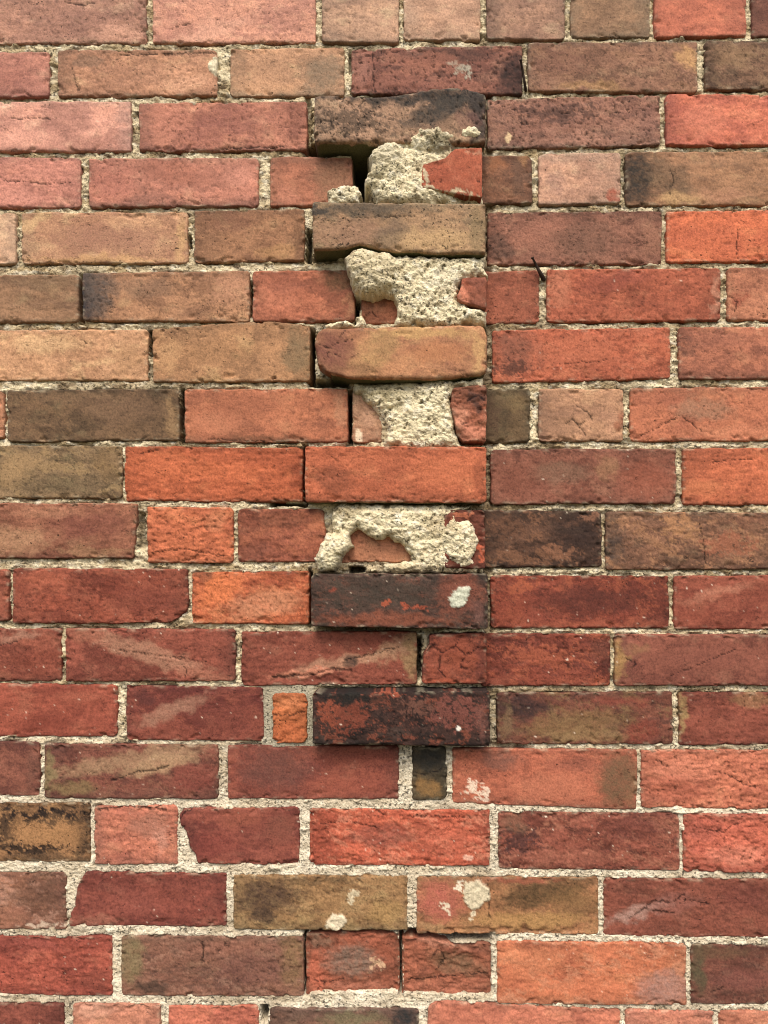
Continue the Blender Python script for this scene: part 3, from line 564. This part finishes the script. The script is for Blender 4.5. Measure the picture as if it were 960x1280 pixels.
# open joints and hollows: (x, y, half width, half height, depth in mm)
VOIDS = [(425,186,40,7,28),(450,222,9,32,75),(407,322,14,4,8),(386,306,3,18,22),(389,446,4,32,45),(437,520,3,30,45),(227,520,3,30,40),
         (100,372,2.6,28,32),(313,372,2,20,14),(187,428,2.2,14,22),(381,595,3,34,45),(176,664,4,22,10),(387.5,748,1.8,32,30),(358,630,20,2.6,24),
         (415,478,20,5,26),(446,386,3,18,40),(236,300,2,8,20),(388,210,4,18,12),(524,822,3,24,26),(470,787,60,5,12),(560,788,20,3,8),(446,712,9,3.6,26),
         (381.5,1206,3,36,22),(501,1206,2.6,36,22),(560,1170,52,8,22),(440,1163,56,4.5,16),(330,1268,4,9,30),(438,75,2.4,12,10),(470,862,70,3,7),
         (619,900,4,34,4),(600,934,60,4,6),(450,936,60,4,6),(540,936,8,10,4),(385,150,4,30,8),(905,370,3,26,3),(780,226,4,22,4)]

def mortar_field(gx, gy, S, fine=True):
    X, Y = np.meshgrid(gx, gy)
    n1 = fbm(X, Y, 26, 14, o=4, s=81, gain=.6); n2 = fbm(X, Y, 6.5, 5, o=4, s=83, gain=.65); n3 = fbm(X, Y, 90, 60, o=3, s=85)
    low = sstep(820, 1010, Y)                                   # the lower courses were repointed: fuller and paler
    h = -3.9 + 1.9 * low + 2.4 * n1 * (1 - .45 * low) + 1.7 * n2 * (1 - .4 * low) - 2.2 * sstep(.4, .7, fbm(X, Y, 5, 4, o=2, s=88)) - 1.6 * sstep(0, -3, S) - 16 * sstep(-1, -4.5, S)
    gap = sstep(3.4, .2, S) * sstep(-.05, .5, fbm(X, Y, 34, 12, o=3, s=87) + .05 - .35 * low)
    h -= 3.6 * gap
    smear = sstep(.42, .8, fbm(X, Y, 30, 12, o=3, s=89))
    h += smear * 3.4
    void = np.zeros_like(X)
    for vx, vy, rx, ry, dp in VOIDS:
        q = np.maximum(np.abs(X - vx + 2.5 * n2) / rx, np.abs(Y - vy + 2.5 * n1) / ry)
        m = sstep(1.25, .8, q)
        h -= m * dp; void = np.maximum(void, m * min(1, dp / 22))
    # colour
    c0, c1, c2 = col('ead8ae'), col('b0976c'), col('66503a')
    C = np.broadcast_to(c0, X.shape + (3,)).copy()
    def mix(m, c):
        nonlocal C
        C = C + m[..., None] * (c - C)
    mix(low * .8, col('efe0c4'))
    mix(sstep(-.3, .5, fbm(X, Y, 60, 22, o=4, s=91)) * (.95 - .55 * low), c1)
    mix(sstep(.05, .6, fbm(X, Y, 22, 9, o=4, s=93)) * (.8 - .5 * low), c2)
    mix(sstep(.1, .6, fbm(X, Y, 13, 8, o=4, s=95)) * .6, col('fbf0d4'))
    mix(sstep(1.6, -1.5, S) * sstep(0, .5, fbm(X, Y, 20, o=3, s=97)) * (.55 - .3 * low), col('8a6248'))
    C *= (1 + .22 * n2)[..., None]
    C *= (1 - .6 * sstep(.5, .75, fbm(X, Y, 4.5, o=2, s=99)))[..., None]
    seam = sstep(8, 4, np.abs(X - 610)) * sstep(105, 120, Y) * sstep(940, 925, Y)
    h -= 2.5 * seam; mix(seam * (.35 + .4 * sstep(-.2, .3, n1)), col('5e4a36'))
    mix(sstep(.1, .5, fbm(X, Y, 130, 90, o=3, s=101)) * .45, col('8c7454'))
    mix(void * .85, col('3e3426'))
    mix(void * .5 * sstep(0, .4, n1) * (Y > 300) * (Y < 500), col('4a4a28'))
    # smooth grey pointing round the orange fragment
    g = sstep(1.15, .9, np.maximum(np.abs(X - 360) / 33, np.abs(Y - 896) / 41))
    h = h * (1 - g) + g * (-2.2 + .5 * n1 + .5 * n2); mix(g * .8, col('a8a088') * (1 + .0))
    return X, Y, h, C

def field_mesh(name, X, Y, h, C, keep, hmap, mat, label=None):
    P = px2w(X.ravel(), Y.ravel(), np.full(X.size, float(hmap)))
    P[:, 1] -= (h.ravel() - hmap) / 1000.0
    ids = np.arange(X.size).reshape(X.shape)
    q = np.stack([ids[:-1, :-1], ids[1:, :-1], ids[1:, 1:], ids[:-1, 1:]], -1)
    kq = keep[:-1, :-1] | keep[1:, :-1] | keep[1:, 1:] | keep[:-1, 1:]
    q = q[kq]
    used, inv = np.unique(q, return_inverse=True)
    o = mesh_obj(name, P[used], inv.reshape(-1, 4), np.clip(C.reshape(-1, 3)[used], .01, .8), mat, wall)
    if label: o['label'] = label
    return o

G = 1.3
gx = np.arange(-20, 981, G); gy = np.arange(-20, 1301, G)
near = [b for b in BRICKS]
S = canvas_sd(gx, gy, near, 8)
X, Y, h, C = mortar_field(gx, gy, S)
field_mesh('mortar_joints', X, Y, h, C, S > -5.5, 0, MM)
# beyond the picture, coarser
gx2 = np.arange(XL - 60, XR + 60, 5.0); gy2 = np.arange(-300, 1680, 5.0)
S2 = np.full((len(gy2), len(gx2)), 5.0)
X2, Y2, h2, C2 = mortar_field(gx2, gy2, S2)
keep2 = ~((X2 > -12) & (X2 < 972) & (Y2 > -12) & (Y2 < 1292))
field_mesh('mortar_joints', X2, Y2, np.minimum(h2, -2), C2, keep2, 0, MM)

# ------------------------------------------------------------------ mortar masses left in the broken column
def mass(name, poly, hfun, seed, label, tone='f4e4b8', dirt=()):
    poly = np.array(poly, float)
    x0, y0 = poly.min(0) - 6; x1, y1 = poly.max(0) + 6
    ax, ay = np.arange(x0, x1, 1.25), np.arange(y0, y1, 1.25)
    X, Y = np.meshgrid(ax, ay)
    n1 = fbm(X, Y, 20, 15, o=4, s=seed, gain=.6); n2 = fbm(X, Y, 5.5, 5.5, o=4, s=seed + 9, gain=.7)
    S = poly_sd(X + 3.5 * fbm(X, Y, 14, o=3, s=seed + 20), Y + 3.5 * fbm(X, Y, 14, o=3, s=seed + 21), poly)
    base = hfun(X, Y)
    r = 11.0
    t = np.clip(-S / r, 0, 1)
    dome = np.sqrt(np.clip(1 - (1 - t) ** 2, 0, 1))
    hole = sstep(.5, .75, fbm(X, Y, 9, 8, o=3, s=seed + 30)) * 3.5
    h = base - 12 * (1 - dome) + 3.0 * n1 + 2.7 * n2 - hole * 1.2
    h = np.where(S > 0, h - 22 * S, h)
    C = np.broadcast_to(col(tone), X.shape + (3,)).copy()
    def mix(m, c):
        nonlocal C
        C = C + m[..., None] * (c - C)
    mix(sstep(-.1, .6, fbm(X, Y, 38, 26, o=4, s=seed + 41)) * .4, col('d6c294'))
    mix(sstep(.1, .6, fbm(X, Y, 16, 11, o=4, s=seed + 43)) * .6, col('a8926a'))
    mix(sstep(.2, .55, fbm(X, Y, 22, 16, o=5, s=seed + 49, gain=.65)) * .42, col('7c6848'))
    mix(sstep(.05, .6, fbm(X, Y, 12, 9, o=4, s=seed + 45)) * .6, col('fdf4d8'))
    C *= (1 + .2 * n2)[..., None]
    C *= (1 - .16 * hole)[..., None]
    C *= (1 - .6 * sstep(.5, .72, fbm(X, Y, 5.2, 4.6, o=3, s=seed + 47)))[..., None]
    for dx, dy, rx, ry, hx, st in dirt:
        d = np.hypot((X + 8 * n1 - dx) / rx, (Y + 8 * n1 - dy) / ry); mix(sstep(1.3, .5, d) * st, col(hx))
    return field_mesh(name, X, Y, h, C, S < 2.6, 18, MM, label)

def bump(X, Y, x, y, rx, ry, a): return a * np.clip(1 - ((X - x) / rx) ** 2 - ((Y - y) / ry) ** 2, 0, 1) ** .6
mass('mortar_lump', [(473,180),(461,196),(464,209),(456,223),(466,242),(478,255),(604,255),(604,162),(596,157),(584,156),(572,164),(556,164),(543,155),(522,163),(497,172)],
     lambda X, Y: 19 + bump(X, Y, 480, 200, 30, 24, 9) + bump(X, Y, 540, 172, 34, 18, 8) + bump(X, Y, 588, 168, 17, 12, 9) + bump(X, Y, 510, 235, 40, 22, 4) - 5 * sstep(555, 575, X) * sstep(172, 182, Y), 201,
     'pale mortar mass under the top projecting brick', dirt=[(545,165,30,16,'97896a',.5),(560,183,26,8,'5e5338',.6),(480,190,20,20,'b8b096',.5)])
mass('mortar_lump', [(407,236),(414,231),(425,227),(445,229),(452,240),(449,252),(412,254)], lambda X, Y: 17 + 0 * X, 231, 'small loose mortar lump on a ledge', tone='f4e6bc')
mass('mortar_lump', [(428,321),(440,313),(452,308),(470,315),(500,318),(607,318),(609,346),(577,347),(572,372),(590,382),(608,386),(609,405),(491,406),(494,392),(499,378),(494,367),(480,366),(464,372),(450,368),(441,355),(434,338)],
     lambda X, Y: 17 + bump(X, Y, 462, 338, 38, 30, 13) + bump(X, Y, 592, 394, 18, 11, 6) + 2 * sstep(560, 520, X), 251,
     'hanging mortar lump with a hollow below its left end', dirt=[(465,335,34,28,'b8a47a',.45),(560,350,30,16,'efe4c4',.4)])
mass('mortar_lump', [(440,474),(606,472),(608,484),(570,484),(564,500),(568,530),(578,559),(474,559),(486,541),(480,526),(467,506),(448,491),(440,486)],
     lambda X, Y: 4 + 12 * sstep(470, 560, X) + bump(X, Y, 480, 492, 30, 16, 6) + bump(X, Y, 490, 545, 14, 9, 6), 281,
     'flaky mortar filling the pocket under the rounded brick', dirt=[(470,488,34,12,'9c8c60',.6),(575,495,10,14,'6e5c3e',.6),(545,480,40,6,'8a7852',.5)])
mass('mortar_lump', [(412,640),(416,664),(408,666),(398,684),(391,702),(397,716),(418,714),(428,695),(443,682),(437,668),(446,660),(462,669),(470,676),(484,671),(500,678),(513,692),(514,701),(480,704),(480,717),(607,717),(606,707),(592,698),(600,677),(594,656),(585,648),(576,653),(571,641),(584,637),(596,631),(424,628)],
     lambda X, Y: 13 + bump(X, Y, 411, 692, 22, 26, 13) + bump(X, Y, 580, 675, 26, 34, 9) + bump(X, Y, 500, 655, 60, 18, 3) + bump(X, Y, 430, 680, 14, 16, 6), 311,
     'crusty mortar arch over a salmon brick', dirt=[(430,638,30,10,'9a8458',.5),(550,655,22,16,'a88f62',.5),(520,712,40,7,'8a7250',.6)])
# small mortar crusts bedded on brick edges
for k, (poly, hh) in enumerate([
    ([(402,404),(412,399),(430,397),(442,401),(445,406),(420,409),(404,409)], 14), ([(443,392),(452,390),(458,402),(455,408),(444,408)], 14),
    ([(560,786),(606,785),(608,793),(548,793)], 9), ([(432,112),(428,118),(440,119),(443,113),(437,106)], 2), ([(462,711),(471,710),(472,716),(463,716)], 10)]):
    mass('mortar_crust', poly, lambda X, Y, hh=hh: hh + 0 * X, 401 + k * 3, None)

# solid core behind the face, closing every open joint
wl = px2w(np.array([-430.0, 1400.0]), np.array([640.0, 640.0]), np.zeros(2))
zt = px2w(np.array([480.0]), np.array([-290.0]), np.zeros(1))[0, 2]
x0, x1 = wl[0, 0], wl[1, 0]; y0, y1, z0, z1 = .085, .33, 0.0, zt
cv = np.array([(x, y, z) for x in (x0, x1) for y in (y0, y1) for z in (z0, z1)])
cq = np.array([(0,1,3,2),(4,6,7,5),(0,4,5,1),(2,3,7,6),(0,2,6,4),(1,5,7,3)])
mesh_obj('wall_core', cv, cq, np.full((8, 3), .06), MM, wall, smooth=False)

# ------------------------------------------------------------------ ground in front of the wall (out of the picture)
gm, gnt, gb = nodes('ground_earth', .95)
gn = N(gnt, 'ShaderNodeTexNoise'); gn.inputs['Scale'].default_value = 9; gn.inputs['Detail'].default_value = 8
gr = N(gnt, 'ShaderNodeValToRGB'); gr.color_ramp.elements[0].color = (.05, .06, .025, 1); gr.color_ramp.elements[1].color = (.16, .13, .08, 1)
gnt.links.new(gn.outputs['Fac'], gr.inputs[0]); gnt.links.new(gr.outputs[0], gb.inputs['Base Color'])
g = mesh_obj('ground', np.array([(-60, -60, 0), (60, -60, 0), (60, 60, 0), (-60, 60, 0)], float), np.array([(0, 1, 2, 3)]), np.full((4, 3), .1), gm, smooth=False)
g['kind'] = 'structure'

# ------------------------------------------------------------------ two rusty nails
nm, nnt, nb = nodes('rusty_iron', .7)
nn = N(nnt, 'ShaderNodeTexNoise'); nn.inputs['Scale'].default_value = 300; nn.inputs['Detail'].default_value = 4
nr = N(nnt, 'ShaderNodeValToRGB'); nr.color_ramp.elements[0].color = (.012, .010, .009, 1); nr.color_ramp.elements[1].color = (.06, .035, .022, 1)
nnt.links.new(nn.outputs['Fac'], nr.inputs[0]); nnt.links.new(nr.outputs[0], nb.inputs['Base Color'])
def nail(pts, rad, label, headr):
    """pts: (px, py, height) along the shank, first point buried in the wall"""
    P = np.array([px2w(np.array([float(x)]), np.array([float(y)]), np.array([float(h)]))[0] for x, y, h in pts])
    n = 10; V = []; Qd = []
    rads = list(rad)
    path = list(P)
    d = P[-1] - P[-2]; d /= np.linalg.norm(d)
    path += [P[-1] + d * .0002, P[-1] + d * .0016, P[-1] + d * .0018]; rads += [headr, headr, headr * .2]
    for i, p in enumerate(path):
        t = path[min(i + 1, len(path) - 1)] - path[max(i - 1, 0)]; t /= np.linalg.norm(t) + 1e-12
        a = np.cross(t, (0.3, .2, .9)); a /= np.linalg.norm(a); b_ = np.cross(t, a)
        for k in range(n):
            an = 2 * math.pi * k / n
            V.append(p + rads[i] * (math.cos(an) * a + math.sin(an) * b_))
    for i in range(len(path) - 1):
        for k in range(n): Qd.append((i * n + k, i * n + (k + 1) % n, (i + 1) * n + (k + 1) % n, (i + 1) * n + k))
    o = mesh_obj('nail', np.array(V), np.array(Qd), np.full((len(V), 3), .03), nm)
    o['label'] = label; o['category'] = 'nail'; o['group'] = 'rusty nails in the joints'
nail([(658,117,-25),(657,112,2),(655,98,8),(651,76,11)], [.0022,.0020,.0016,.0013], 'thin black nail jutting upward from the joint between two top bricks', .0019)
nail([(680,353,-25),(679,348,2),(673,337,7),(666,323,9)], [.0034,.0030,.0020,.0012], 'stubby black nail in the joint beside the small dark red brick', .0020)
